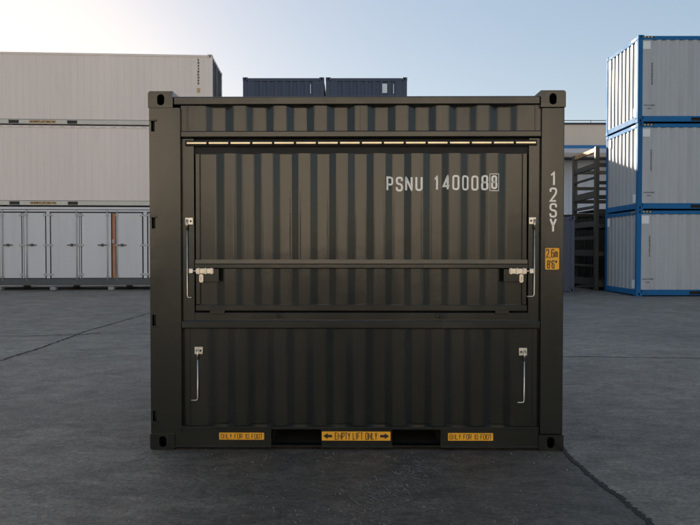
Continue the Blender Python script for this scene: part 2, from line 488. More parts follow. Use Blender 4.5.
# ================================================================== generic freight container
def casting_mesh(name, material, W_=0.178, D_=0.162, H_=0.118, hole='slot'):
    """origin at outer bottom front corner; x grows inwards"""
    bm = bmesh.new()
    cz = H_ * 0.48; cx = 0.092
    hl = rrect(cx - 0.026, cx + 0.026, cz - 0.040, cz + 0.040, 0.0255)
    add_plate(bm, rrect(0, W_, 0, H_, 0.02, (0, 0, 0, 1)), [hl], 0, D_, wall=0.03)
    bmesh.ops.recalc_face_normals(bm, faces=bm.faces)
    me = bpy.data.meshes.new(name); bm.to_mesh(me); bm.free()
    me.materials.append(material)
    return me
CAST = {}
def castings(root, L, W, H, key):
    if key not in CAST: CAST[key] = casting_mesh('corner_casting', M[key])
    for x in (0, 1):
        for y in (0, 1):
            for z in (0, 1):
                o = link('corner_casting', CAST[key], None, root)
                o.location = (-L / 2 if x == 0 else L / 2, 0 if y == 0 else W, 0 if z == 0 else H)
                o.scale = (1 if x == 0 else -1, 1 if y == 0 else -1, 1 if z == 1 else -1)
                if z == 1: o.location.z = H - 0.118
                else: o.scale.z = -1; o.location.z = 0.118
def freight(name, L, H, frame, panel, pockets=None, W=2.438, door_end=None, rail_h=0.16, post=0.15, lift=0.02):
    root = empty(name, (0, 0, 0))
    fm, pm = M[frame], M[panel]
    castings(root, L, W, H, frame)
    for sx in (-1, 1):
        for y in (0, 1):
            xa = sx * (L / 2 - 0.006); xb = sx * (L / 2 - post)
            ya, yb = (0.006, 0.13) if y == 0 else (W - 0.13, W - 0.006)
            box('corner_post', root, fm, min(xa, xb), max(xa, xb), ya, yb, 0.118, H - 0.118, 0.012)
    xi = L / 2 - 0.178
    for y in (0, 1):
        ya, yb = (0.012, 0.09) if y == 0 else (W - 0.09, W - 0.012)
        box('top_rail', root, fm, -xi, xi, ya, yb, H - 0.14, H - 0.025, 0.006)
    hol = [rect(a, b, 0.055, 0.055 + 0.105) for a, b in (pockets or [])]
    for y in (0, 1):
        f = (lambda x, yy, z: Vector((x, yy, z))) if y == 0 else (lambda x, yy, z: Vector((x, W - yy, z)))
        rail = plate('bottom_rail', root, fm, rect(-xi, xi, lift, lift + rail_h), hol, 0.012, 0.07, 0.05, f, not hol)
    for a, b in (pockets or []):
        bm = bmesh.new(); add_box(bm, a + .001, b - .001, 0.074, W - 0.074, 0.06, 0.155)
        finish(bm, 'fork_pocket', M['inside'], root)
    for sx in (-1, 1):
        xa, xb = sorted((sx * (L / 2 - 0.012), sx * (L / 2 - 0.09)))
        box('end_top_rail', root, fm, xa, xb, 0.163, W - 0.163, H - 0.14, H - 0.025, 0.006)
        box('end_bottom_rail', root, fm, xa, xb, 0.163, W - 0.163, lift, lift + rail_h, 0.006)
    z0, z1 = lift + rail_h, H - 0.14
    u0, u1 = -L / 2 + post, L / 2 - post
    n = int((u1 - u0 - 0.2) / 0.139) // 2 * 2
    st = [-(n - 1) * 0.139 / 2 - 0.034 + 0.139 * k for k in range(n)]
    for y in (0, 1):
        f = (lambda u, d, z: Vector((u, 0.022 + d, z))) if y == 0 else (lambda u, d, z: Vector((u, W - 0.022 - d, z)))
        sheet('side_panel', root, pm, corr_profile(u0, u1, st, 0.068, True), z0, z1, f)
    v0, v1 = 0.13, W - 0.13
    ne = int((v1 - v0 - 0.1) / 0.139) // 2 * 2
    ste = [W / 2 - (ne - 1) * 0.139 / 2 - 0.034 + 0.139 * k for k in range(ne)]
    for sx in (-1, 1):
        if door_end == sx:
            for k in (0, 1):
                a, b = (v0, W / 2 - 0.008) if k == 0 else (W / 2 + 0.008, v1)
                xa, xb = sorted((sx * (L / 2 - 0.05), sx * (L / 2 - 0.085)))
                d = box('door', root, pm, xa, xb, a, b, z0, z1, 0.006)
                for q in (0.25, 0.75):
                    yy = a + (b - a) * q
                    tube('lock_rod', d, M['door_steel'], [(sx * (L / 2 - 0.025), yy, z0 - 0.06), (sx * (L / 2 - 0.025), yy, z1 + 0.06)], 0.017)
        else:
            f = lambda u, d, z, sx=sx: Vector((sx * (L / 2 - 0.03 - d), u, z))
            sheet('end_panel', root, pm, corr_profile(v0, v1, ste, 0.055, True, inner=0.045), z0, z1, f)
    box('roof', root, pm, -L / 2 + 0.09, L / 2 - 0.09, 0.09, W - 0.09, H - 0.06, H - 0.035)
    box('floor', root, M['inside'], -L / 2 + 0.09, L / 2 - 0.09, 0.09, W - 0.09, 0.15, 0.19)
    return root
def mark_column(root, x, y, z0, z1, material, w=0.05, n=8, seed=1, axis='x'):
    """weathered vertical number column, too small to read"""
    rnd = random.Random(seed); bm = bmesh.new(); h = (z1 - z0) / n
    for k in range(n):
        a = rnd.uniform(0.0, 0.25) * w
        add_box(bm, x + a, x + w - rnd.uniform(0, .25) * w, y - 0.002, y + 0.001, z0 + k * h + h * 0.12, z0 + (k + 1) * h - h * 0.16)
    return finish(bm, 'marking', material, root)

# ================================================================== the dark grey kiosk container
L, W, H = 2.991, 2.438, 2.591
YAW = math.radians(-0.54)
Y0 = 4.53; X0 = 0.045
kiosk = tag(empty('kiosk_container', (X0, Y0, 0), YAW),
            'dark umbra grey ten foot container with closed serving hatch and white number', 'container')
U = M['umbra']
def K(px, py):                     # photo pixel -> local (x, z) on the front plane of the kiosk container
    d = ray(px, py)
    c, s = math.cos(YAW), math.sin(YAW)
    t = (X0 * -s + Y0 * c) / (d.x * -s + d.y * c)
    p = d * t
    return (p.x - X0) * c + (p.y - Y0) * s, CAM_H + p.z
def kx(px): return K(px, 270)[0]
def kz(py): return K(355, py)[1]

castings(kiosk, L, W, H, 'umbra')
# posts
xl, xr = -L / 2, L / 2
xpl, xpr = kx(180.6), kx(541.2)
slots = []
for a, b in ((120.5, 131), (217.5, 228.5), (315, 326), (411.5, 422)):
    slots.append(rect(xl + 0.020, xl + 0.046, kz(b), kz(a)))
lp = plate('corner_post', kiosk, U, rrect(xl + 0.005, xpl, 0.118, H - 0.118, 0.008), slots, 0.006, 0.14, 0.1)
for i, s in enumerate(slots):
    zt, zb = s[2][1], s[0][1]
    lug = box('hinge_lug', lp, U, xl + 0.012, xl + 0.060, -0.004, 0.012, zt - 0.001 if i < 2 else zb - 0.013, zt + 0.012 if i < 2 else zb + 0.001, 0.003)
    tube('hinge_pin', lug, M['inside'], [(xl + 0.033, 0.03, zb), (xl + 0.033, 0.03, zt)], 0.008)
box('corner_post', kiosk, U, xpr, xr - 0.005, 0.006, 0.14, 0.118, H - 0.118, 0.008)
for sx in (-1, 1):
    xa, xb = sorted((sx * (L / 2 - 0.006), sx * (L / 2 - 0.15)))
    box('corner_post', kiosk, U, xa, xb, W - 0.14, W - 0.006, 0.118, H - 0.118, 0.012)
# top rail, beams
CWL, CWR = xl + 0.178, xr - 0.178
box('top_rail', kiosk, U, CWL, CWR, 0.010, 0.10, kz(104.3), kz(95.7), 0.008)
box('upper_beam', kiosk, U, xpl, xpr, 0.008, 0.10, kz(137.0), kz(130.3), 0.008)
box('middle_beam', kiosk, U, xpl, xpr, 0.006, 0.10, kz(329.2), kz(320.8), 0.010)
# upper corrugated strip
pitch = (kx(510.3) - kx(204.2)) / 15
pr_up = corr_profile(xpl, xpr, [kx(204.2) + pitch * k for k in range(16)], 0.062, True, 0.030, 0.066)
pu = sheet('upper_panel', kiosk, U, pr_up, kz(130.6), kz(104.0))
for a in (186.8, 536.0): box('seam_strip', pu, U, kx(a) - 0.006, kx(a) + 0.006, 0.0235, 0.032, kz(130.4), kz(104.2), 0.002)
box('weld_seam', pu, U, kx(360.2) - 0.003, kx(360.2) + 0.003, 0.026, 0.034, kz(130.4), kz(104.2), 0.001)
# lower corrugated panel
pitch = (kx(504.6) - kx(206.2)) / 15
pr_lo = corr_profile(kx(184.5), kx(538.3), [kx(206.2) + pitch * k for k in range(16)], 0.060, True, 0.028, 0.064)
pl = sheet('lower_panel', kiosk, U, pr_lo, kz(428.6), kz(328.9))
for a, b in ((180.6, 184.3), (538.5, 541.2)): box('side_strip', pl, U, kx(a), kx(b), 0.055, 0.08, kz(428.4), kz(329))
for a in (188.3, 534.6): box('seam_strip', pl, U, kx(a) - 0.005, kx(a) + 0.005, 0.0225, 0.030, kz(428.3), kz(329.3), 0.002)
# bottom rail with fork pockets
zb0, zb1 = kz(447.3), kz(428.2)
hp = [(kx(270.6), kx(321.2)), (kx(392.4), kx(441.2))]
br = plate('bottom_rail', kiosk, U, rect(CWL, CWR, zb0, zb1), [rect(a, b, kz(446.0), kz(430.0)) for a, b in hp], 0.012, 0.09, 0.07, None, False)
box('rail_lip', br, U, CWL, CWR, 0.004, 0.0115, zb1 - 0.008, zb1 + 0.006, 0.002)
for q0, q1 in ((CWL, hp[0][0]), (hp[0][1], hp[1][0]), (hp[1][1], CWR)):
    box('rail_foot', br, U, q0, q1, 0.004, 0.0115, zb0 - 0.006, zb0 + 0.006, 0.002)
for a, b in hp:
    bm = bmesh.new()
    y0_, y1_ = 0.0905, 1.3; z0_, z1_ = kz(446.6), kz(429.6)
    add_box(bm, a - .01, b + .01, y0_, y1_, z0_ - .008, z0_)
    add_box(bm, a - .01, b + .01, y0_, y1_, z1_, z1_ + .008)
    add_box(bm, a - .01, a - .002, y0_, y1_, z0_, z1_)
    add_box(bm, b + .002, b + .01, y0_, y1_, z0_, z1_)
    add_box(bm, a - .01, b + .01, y1_, y1_ + .008, z0_ - .008, z1_ + .008)
    finish(bm, 'fork_pocket', M['inside'], kiosk)
# recess behind the hatch and the jambs
box('hatch_recess', kiosk, M['inside'], xpl, xpr, 0.125, 0.14, kz(329), kz(131))
box('jamb', kiosk, U, xpl, kx(193.0), 0.040, 0.10, kz(321.2), kz(137.2), 0.003)
box('jamb', kiosk, U, kx(529.8), xpr, 0.040, 0.10, kz(321.2), kz(137.2), 0.003)
sill = box('hatch_sill', kiosk, U, kx(193.0), kx(529.8), 0.040, 0.10, kz(321.2), kz(313.2), 0.003)
box('head_gasket', kiosk, M['rubber'], kx(193.0), kx(529.8), 0.060, 0.10, kz(152.6), kz(137.2))
for a in (272, 436.3):
    c = box('sill_catch', sill, U, kx(a), kx(a + 11), 0.026, 0.0395, kz(317.6), kz(313.6), 0.003)
    box('catch_tongue', c, M['rubber'], kx(a + 4), kx(a + 7.5), 0.016, 0.0255, kz(319), kz(314.5), 0.002)
# bright hinge strip made of short leaves
hs = box('hinge_strip', kiosk, M['rubber'], kx(184.5), kx(537.6), 0.030, 0.0395, kz(145.0), kz(139.4), 0.002)
ends = [kx(185.6) + (kx(536.9) - kx(185.6)) * k / 16 for k in range(17)]
for k in range(16):
    bm = bmesh.new()
    a, b = ends[k] + 0.006, ends[k + 1] - 0.006
    add_box(bm, a, b, 0.018, 0.0295, kz(142.35) - 0.0082, kz(142.35) + 0.0082, 0.003)
    finish(bm, 'hinge_leaf', M['aluminium'], hs)
    if k: tube('hinge_knuckle', hs, M['rubber'], [(ends[k] - 0.005, 0.021, kz(142.35)), (ends[k] + 0.005, 0.021, kz(142.35))], 0.0125, 10)
# serving hatch
hx0, hx1 = kx(194.6), kx(528.2)
pitch = (kx(498.8) - kx(215.3)) / 15
pr_h = corr_profile(hx0, hx1, [kx(215.3) + pitch * k for k in range(16)], 0.058, False, 0.030, 0.066)
hatch = sheet('serving_hatch', kiosk, U, pr_h, kz(260.2), kz(152.6))
sheet('lower_hatch_panel', hatch, U, pr_h, kz(305.6), kz(268.6))
bm = bmesh.new()
zr0, zr1 = kz(268.7), kz(259.6); zm = (zr0 + zr1) / 2
pts = [(0.066, zr0), (0.016, zr0), (0.010, zr0 + 0.006), (0.010, zm - 0.002), (0.022, zm + 0.004), (0.026, zr1), (0.066, zr1)]
va = [bm.verts.new((hx0 - .001, y, z)) for y, z in pts]; vb = [bm.verts.new((hx1 + .001, y, z)) for y, z in pts]
for i in range(len(pts)): bm.faces.new((va[i], va[(i + 1) % len(pts)], vb[(i + 1) % len(pts)], vb[i]))
bm.faces.new(va); bm.faces.new(list(reversed(vb)))
finish(bm, 'hatch_rail', U, hatch)
box('hatch_bottom_rail', hatch, U, hx0 - .001, hx1 + .001, 0.026, 0.068, kz(311.4), kz(305.3), 0.005)
for a, b in ((194.5, 198.4), (524.4, 528.3)):
    for z0_, z1_ in ((kz(259.4), kz(152.5)), (kz(305.2), kz(268.8))):
        box('hatch_stile', hatch, U, kx(a) - .002, kx(b), 0.046, 0.068, z0_, z1_, 0.003)
for a, b in ((209, 224), (496, 510)): box('hatch_hinge_plate', hatch, U, kx(a), kx(b), 0.018, 0.028, kz(314.6), kz(310.2), 0.003)
# slide bolts with hasps on a lock plate
def slide_bolt(side):
    f = (lambda px: kx(px)) if side < 0 else (lambda px: kx(722.6 - px))
    def bx2(name, par, m, a, b, y0, y1, t, bt, bev=0.002):
        p, q = sorted((f(a), f(b)))
        return box(name, par, m, p, q, y0, y1, kz(bt), kz(t), bev)
    lp_ = bx2('lock_plate', hatch, U, 195.0, 218.2, 0.020, 0.030, 268.9, 282.2, 0.003)
    sb = bx2('slide_bolt', hatch, M['stainless'], 195.3, 213.2, 0.008, 0.019, 268.4, 274.0, 0.003)
    for a in (197.5, 204.5, 210.5):
        bx2('bolt_guide', hatch, M['stainless'], a, a + 1.8, 0.000, 0.0078, 268.0, 274.4)
    p, q = sorted((f(198.9), f(202.9)))
    zt, zb_ = kz(274.2), kz(282.6)
    plate('hasp', hatch, M['stainless'], rrect(p, q, zb_, zt, 0.012), [rrect(p + .009, q - .009, zb_ + .014, zt - .022, 0.004)], 0.007, 0.019)
    st = bx2('bolt_keeper', kiosk, M['stainless'], 188.0, 192.6, 0.010, 0.0395, 268.4, 273.8, 0.005)
    p, q = sorted((f(192.4), f(196.0)))
    tube('bolt_pin', hatch, M['stainless'], [(p, 0.016, kz(271.2)), (q, 0.016, kz(271.2))], 0.007)
slide_bolt(-1); slide_bolt(1)
# prop rods with brackets
def prop_rod(bx0, bx1, bt, bb, rx, zt, zb, hx, y):
    r = tube('prop_rod', kiosk, M['stainless'],
             [(kx(rx), y - 0.012, kz(zt)), (kx(rx), y - 0.012, kz(zb - 2)), (kx(rx) + (kx(hx) - kx(rx)) * .12, y - 0.012, kz(zb - 0.3)), (kx(rx) + (kx(hx) - kx(rx)) * .35, y - 0.012, kz(zb)), (kx(hx), y - 0.012, kz(zb))], 0.0055)
    b = box('rod_bracket', r, M['stainless'], kx(bx0), kx(bx1), y - 0.010, y - 0.001, kz(bb), kz(bt), 0.003)
    for q in (0.28, 0.72):
        xx = kx(bx0 + (bx1 - bx0) * q)
        tube('bracket_bolt', r, M['rubber'], [(xx, y - 0.015, kz((bt + bb) / 2)), (xx, y - 0.0105, kz((bt + bb) / 2))], 0.007, 8)
    tube('rod_eye', r, M['stainless'], [(kx(rx), y - 0.014, kz(bb + 5)), (kx(rx), y - 0.014, kz(bt + 2))], 0.0085)
prop_rod(184.0, 192.2, 217.2, 224.6, 186.2, 222, 298.0, 190.6, 0.040)
prop_rod(529.9, 537.2, 217.0, 224.2, 535.4, 222, 296.6, 528.2, 0.040)
prop_rod(193.4, 201.8, 347.4, 355.0, 196.6, 353, 401.2, 189.8, 0.028)
prop_rod(520.0, 528.4, 348.0, 356.0, 525.4, 354, 402.6, 518.8, 0.028)
# painted number on the hatch: follows the corrugation
def on_hatch(u, z): return Vector((u, depth_of(pr_h, u) - 0.0022, z))
gl = []
def put(ch, x0, x1, y0, y1): gl.append((ch, kx(x0) + .004, kz(y1) + .004, kx(x1) - kx(x0) - .008, kz(y0) - kz(y1) - .008))
for ch, a, b in (('P', 387, 393.2), ('S', 396.7, 403), ('N', 406, 412.4), ('U', 416, 422.4)): put(ch, a, b, 176.2, 190.2)
for ch, a, b in (('1', 435, 440), ('4', 443.8, 450), ('0', 453, 459.4), ('0', 463, 469.4), ('0', 473, 479.4), ('8', 482.6, 488.4)): put(ch, a, b, 175.0, 189.4)
put('8', 492.0, 497.4, 175.4, 188.4)
for g in gl: lettering('number_character', hatch, M['white_print'], [g], 0.0138, on_hatch, 0.006)
bm = bmesh.new()
a, b, c, d = kx(490.3), kx(499.2), kz(190.4), kz(173.6)
for p0, p1 in (((a, c), (b, c)), ((b, c), (b, d)), ((b, d), (a, d)), ((a, d), (a, c))):
    P0, P1 = Vector(p0), Vector(p1); dd = (P1 - P0).normalized(); nn = Vector((-dd.y, dd.x)) * 0.0025
    prev = None
    for k in range(13):
        p = P0.lerp(P1, k / 12) + (dd * 0.0025 if k == 12 else (-dd * 0.0025 if k == 0 else Vector((0, 0))))
        cur = [bm.verts.new(on_hatch(*(p + nn))), bm.verts.new(on_hatch(*(p - nn)))]
        if prev: bm.faces.new((prev[0], prev[1], cur[1], cur[0]))
        prev = cur
finish(bm, 'check_digit_frame', M['white_print'], hatch)
# type code on the right post
gl = []
for ch, a, b in (('1', 172.2, 185.8), ('2', 188, 201.6), ('S', 203.6, 217.2), ('Y', 218.4, 232)):
    gl.append((ch, kx(549.6) + .004, kz(b) + .004, kx(556.3) - kx(549.6) - .008, kz(a) - kz(b) - .008))
for g in gl: lettering('code_character', kiosk, M['white_print'], [g], 0.0138, lambda u, z: Vector((u, 0.0035, z)))
# stickers
def sticker(x0, x1, y0, y1, yf, rows, arrows=False, t=0.006, r=0.004, border=0.0):
    s = plate('sticker', kiosk, M['yellow'], rrect(kx(x0), kx(x1), kz(y1), kz(y0), r), [], yf - 0.002, yf)
    surf = lambda u, z: Vector((u, yf - 0.0032, z))
    for txt, a, b, c, d in rows:
        g = text_line(txt, kx(a), kx(b), kz(d), kz(c))
        for part in ([[q] for q in g] if border else [g]): lettering('lettering', s, M['black_print'], part, t, surf)
    if arrows:
        zc = kz((y0 + y1) / 2); h = (kz(y0) - kz(y1))
        for xa, xb in ((x0 + 1.4, x0 + 10.4), (x1 - 1.4, x1 - 10.4)):
            A, B = kx(xa), kx(xb); m_ = A + (B - A) * 0.5
            pts = [(A, zc), (m_, zc + h * .32), (m_, zc + h * .14), (B, zc + h * .14), (B, zc - h * .14), (m_, zc - h * .14), (m_, zc - h * .32)]
            bm = bmesh.new(); bm.faces.new([bm.verts.new((x, yf - 0.0032, z)) for x, z in pts])
            finish(bm, 'arrow', M['black_print'], s)
    if border:
        bm = bmesh.new()
        a, b, c, d = kx(x0), kx(x1), kz(y1), kz(y0)
        add_plate(bm, rrect(a, b, c, d, r), [rrect(a + border, b - border, c + border, d - border, r * .6)], yf - 0.0034, yf - 0.0024, 0.0005, None, False)
        finish(bm, 'sticker_border', M['black_print'], s)
    return s
sticker(218.2, 263.4, 433.4, 440.4, 0.012, [('ONLY FOR 10 FOOT', 220, 261.6, 434.7, 439.2)], t=0.0039)
sticker(448.8, 494.2, 433.2, 440.8, 0.012, [('ONLY FOR 10 FOOT', 450.6, 492.4, 434.6, 439.4)], t=0.0039)
sticker(321.6, 390.8, 432.0, 441.0, 0.012, [('EMPTY LIFT ONLY', 335, 377.2, 433.2, 439.8)], arrows=True, t=0.0052)
sticker(544.4, 560.2, 247.0, 270.4, 0.006, [('2,6m', 546.6, 557.4, 249.4, 257.2), ("8'6\"", 547.6, 557.2, 260.6, 268.2)], t=0.0062, r=0.012, border=0.006)
# the sides, back and roof of the kiosk container
z0_, z1_ = 0.17, H - 0.12
ste = [W / 2 - 7.5 * 0.139 - 0.034 + 0.139 * k for k in range(16)]
sheet('end_panel', kiosk, U, corr_profile(0.14, W - 0.14, ste, 0.055, True), z0_, z1_, lambda u, d, z: Vector((L / 2 - 0.03 - d, u, z)))
for k in (0, 1):
    a, b = (0.14, W / 2 - 0.006) if k == 0 else (W / 2 + 0.006, W - 0.14)
    d = box('end_door', kiosk, U, -L / 2 + 0.03, -L / 2 + 0.07, a, b, z0_, z1_, 0.006)
    for q in (0.25, 0.78):
        yy = a + (b - a) * q
        tube('lock_rod', d, M['stainless'], [(-L / 2 + 0.012, yy, z0_ - .05), (-L / 2 + 0.012, yy, z1_ + .04)], 0.016)
st = [-9.5 * 0.139 - 0.034 + 0.139 * k for k in range(20)]
sheet('back_panel', kiosk, U, corr_profile(-L / 2 + .15, L / 2 - .15, st[1:-1], 0.068, True), z0_, z1_, lambda u, d, z: Vector((u, W - 0.03 - d, z)))
for sx in (-1, 1):
    xa, xb = sorted((sx * (L / 2 - 0.012), sx * (L / 2 - 0.09)))
    box('end_top_rail', kiosk, U, xa, xb, 0.163, W - 0.163, H - 0.12, H - 0.035, 0.006)
    box('end_bottom_rail', kiosk, U, xa, xb, 0.163, W - 0.163, 0.03, 0.17, 0.006)
box('back_top_rail', kiosk, U, CWL, CWR, W - 0.09, W - 0.012, H - 0.12, H - 0.035, 0.006)
box('back_bottom_rail', kiosk, U, CWL, CWR, W - 0.09, W - 0.012, 0.03, 0.17, 0.006)
box('roof', kiosk, U, -L / 2 + .092, L / 2 - .092, 0.102, W - 0.092, H - 0.07, H - 0.05)
box('floor', kiosk, M['inside'], -L / 2 + .092, L / 2 - .092, 0.102, W - 0.092, 0.172, 0.19)

# ================================================================== long white stack on the left
LYAW = math.radians(3.2)
RX, RY = at(213.3, 250, 22.9)[0], 22.9                        # right front foot of the stack
c_, s_ = math.cos(LYAW), math.sin(LYAW)
LL = 12.192
LC = Vector((RX - LL / 2 * c_, RY - LL / 2 * s_, 0))
def lx(px):                         # photo column -> local x on the front of the left stack
    d = ray(px, 250)
    t = (LC.x * -s_ + LC.y * c_) / (d.x * -s_ + d.y * c_)
    return (d.x * t - LC.x) * c_ + (d.y * t - LC.y) * s_
def reefer(HH, zbase, label, slots):
    root = tag(empty('refrigerated_container', (LC.x, LC.y, zbase), LYAW), label, 'container', 'long white containers stacked on the left')
    rm, pm = M['reefer_rail'], M['reefer']
    castings(root, LL, W, HH, 'reefer_rail')
    xi = LL / 2 - 0.178
    for sx in (-1, 1):
        for ya, yb in ((0.006, 0.12), (W - 0.12, W - 0.006)):
            a, b = sorted((sx * (LL / 2 - 0.006), sx * (LL / 2 - 0.14)))
            box('corner_post', root, pm, a, b, ya, yb, 0.118, HH - 0.118, 0.01)
    box('top_rail', root, pm, -xi, xi, 0.012, 0.09, HH - 0.10, HH - 0.02, 0.006)
    box('top_rail', root, pm, -xi, xi, W - 0.09, W - 0.012, HH - 0.10, HH - 0.02, 0.006)
    pk = [(lx(9.6), lx(20.0)), (lx(68.0), lx(78.2))]
    r = plate('bottom_rail', root, rm, rect(-xi, xi, 0.035, 0.185), [rect(a, b, 0.045, 0.165) for a, b in pk], 0.010, 0.09, 0.07, None, False)
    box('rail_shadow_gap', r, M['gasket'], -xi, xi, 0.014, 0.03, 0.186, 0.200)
    box('bottom_rail', root, rm, -xi, xi, W - 0.09, W - 0.012, 0.035, 0.185)
    for a, b in pk: box('fork_pocket', root, M['gasket'], a + .003, b - .003, 0.06, 0.5, 0.046, 0.164)
    s = plate('sticker', root, M['faded_yellow'], rect(lx(30.5), lx(57), 0.060, 0.160), [], 0.006, 0.0095)
    g = text_line('EMPTY LIFT ONLY', lx(35), lx(52.5), 0.080, 0.140)
    lettering('lettering', s, M['black_print'], g, 0.012, lambda u, z: Vector((u, 0.0045, z)))
    for xa, xb in ((30.9, 34.2), (56.6, 53.3)):
        A, B = lx(xa), lx(xb); m_ = A + (B - A) * .5
        bm = bmesh.new(); bm.faces.new([bm.verts.new((x, 0.0045, z)) for x, z in ((A, .11), (m_, .14), (m_, .122), (B, .122), (B, .098), (m_, .098), (m_, .08))])
        finish(bm, 'arrow', M['black_print'], s)
    # narrow pressed ribs of the insulated wall
    pr = []; u = -xi
    pr.append((-LL / 2 + .14, 0.0))
    x = -LL / 2 + 0.3
    while x < LL / 2 - 0.3:
        pr += [(x, 0.0), (x + 0.012, 0.010), (x + 0.034, 0.010), (x + 0.046, 0.0)]
        x += 0.236
    pr.append((LL / 2 - .14, 0.0))
    sheet('side_wall', root, pm, pr, 0.20, HH - 0.10, lambda u, d, z: Vector((u, 0.028 + d, z)), 0.0)
    sheet('side_wall', root, pm, [(-LL / 2 + .14, 0), (LL / 2 - .14, 0)], 0.20, HH - 0.10, lambda u, d, z: Vector((u, W - 0.028 - d, z)), 0.0)
    for k in (0, 1):
        a, b = (0.13, W / 2 - 0.01) if k == 0 else (W / 2 + 0.01, W - 0.13)
        d = box('door', root, M['door_white'], LL / 2 - 0.10, LL / 2 - 0.05, a, b, 0.14, HH - 0.12, 0.01)
        for q in (0.22, 0.55, 0.85):
            yy = a + (b - a) * q
            tube('lock_rod', d, M['base_grey'], [(LL / 2 - 0.025, yy, 0.08), (LL / 2 - 0.025, yy, HH - 0.06)], 0.024)
        for zz in (0.5, 1.1, 1.7, HH - 0.4):
            box('hinge', d, M['base_grey'], LL / 2 - 0.05, LL / 2 - 0.02, (0.09 if k == 0 else W - 0.29), (0.29 if k == 0 else W - 0.09), zz, zz + 0.06)
        box('door_gasket', d, M['gasket'], LL / 2 - 0.085, LL / 2 - 0.055, (b + .002 if k == 0 else a - .009), (b + .009 if k == 0 else a - .002), 0.15, HH - 0.13)
    for z0q, z1q in ((0.02, 0.12), (HH - 0.11, HH - 0.02)): box('end_rail', root, pm, LL / 2 - 0.12, LL / 2 - 0.012, 0.17, W - 0.17, z0q, z1q)
    box('end_wall', root, pm, -LL / 2 + 0.02, -LL / 2 + 0.08, 0.17, W - 0.17, 0.03, HH - 0.03)
    box('roof', root, pm, -LL / 2 + .1, LL / 2 - .125, 0.1, W - 0.1, HH - 0.06, HH - 0.03)
    box('floor', root, pm, -LL / 2 + .1, LL / 2 - .125, 0.1, W - 0.1, 0.10, 0.14)
    if slots:
        bm = bmesh.new()
        x = -LL / 2 + 0.3
        while x < LL / 2 - 0.4:
            add_box(bm, x, x + 0.17, 0.006, 0.0115, HH - 0.075, HH - 0.055); x += 0.36
        finish(bm, 'rail_slots', M['door_steel'], root)
    return root
FOOT = 0.115
r1 = reefer(2.896, FOOT + 2.896, 'smooth white long container in the middle of the left stack', True)
r2 = reefer(2.591, FOOT + 2 * 2.896, 'smooth white long container on top of the left stack', False)
mark_column(r2, lx(198.2), 0.026, 1.50, 2.45, M['base_grey'], 0.07, 9, 3)
s = plate('sticker', r2, M['faded_yellow'], rect(lx(197.6), lx(200.8), 1.22, 1.38), [], 0.020, 0.0265)
# multi-door container at the bottom
HH = 2.896
md = tag(empty('multi_door_container', (LC.x, LC.y, FOOT), LYAW),
         'pale long container with a row of side doors, lowest of the left stack', 'container', 'long white containers stacked on the left')
castings(md, LL, W, HH, 'door_steel')
DW, DS = M['door_white'], M['door_steel']
lz = lambda py: (lambda d: CAM_H + d.z / d.y * 22.6)(ray(75, py)) - FOOT
ztop, zdoor1, zdoor0, zr = HH - 0.03, HH - 0.245, lz(278.0), lz(278.4)
xi = LL / 2 - 0.178
box('top_rail', md, DW, -xi, xi, 0.012, 0.10, HH - 0.115, ztop, 0.008)
box('header_rail', md, DW, -xi, xi, 0.030, 0.10, HH - 0.20, HH - 0.135, 0.006)
box('header_gasket', md, M['gasket'], -xi, xi, 0.070, 0.11, HH - 0.25, HH - 0.11)
box('base_rail', md, M['base_grey'], -xi, xi, 0.014, 0.10, 0.06, zr - 0.01, 0.008)
box('back_wall', md, DW, -xi, xi, W - 0.06, W - 0.02, 0.02, HH - 0.02)
box('roof', md, DW, -LL / 2 + .1, LL / 2 - .1, 0.102, W - 0.062, HH - 0.06, HH - 0.03)
box('floor', md, M['inside'], -LL / 2 + .1, LL / 2 - .1, 0.102, W - 0.062, 0.10, 0.14)
box('inner_wall', md, M['gasket'], -xi, xi, 0.115, 0.14, 0.15, HH - 0.07)
for sx in (-1, 1):
    a, b = sorted((sx * (LL / 2 - 0.006), sx * (LL / 2 - 0.15)))
    for ya, yb in ((0.006, 0.14), (W - 0.14, W - 0.006)): box('corner_post', md, DW, a, b, ya, yb, 0.118, HH - 0.118, 0.01)
    a, b = sorted((sx * (LL / 2 - 0.02), sx * (LL / 2 - 0.08)))
    box('end_wall', md, DW, a, b, 0.17, W - 0.17, 0.02, HH - 0.02)
def md_door(xa, xb, rod, handle):
    """xa, xb local; rod and handle local x"""
    d = box('side_door', md, DW, xa + .012, xb - .012, 0.034, 0.068, zdoor0, zdoor1, 0.008)
    if rod is not None:
        tube('lock_rod', d, DS, [(rod, 0.012, zdoor0 - 0.09), (rod, 0.012, zdoor1 + 0.10)], 0.022, 8)
        for zz in (zdoor0 + 0.06, zdoor1 - 0.08): box('rod_guide', d, DS, rod - .05, rod + .05, 0.002, 0.033, zz - .035, zz + .035, 0.006)
        zz = lz(245.0)
        box('handle_bar', d, M['base_grey'], handle - 0.16, handle + 0.16, 0.000, 0.018, zz - 0.018, zz + 0.018, 0.004)
        box('handle_latch', d, M['base_grey'], handle - 0.045, handle + 0.045, -0.006, 0.033, zz - 0.05, zz + 0.05, 0.008)
        box('handle_keeper', d, DS, rod - .05, rod + .05, 0.003, 0.033, zz - 0.03, zz + 0.03, 0.006)
    return d
def md_hinges(x):
    for zz in (lz(215.2), lz(245.2), lz(274.5)): box('door_hinge', md, DS, x - 0.09, x + 0.09, 0.006, 0.033, zz - 0.035, zz + 0.035, 0.008)
SEC = 97.5
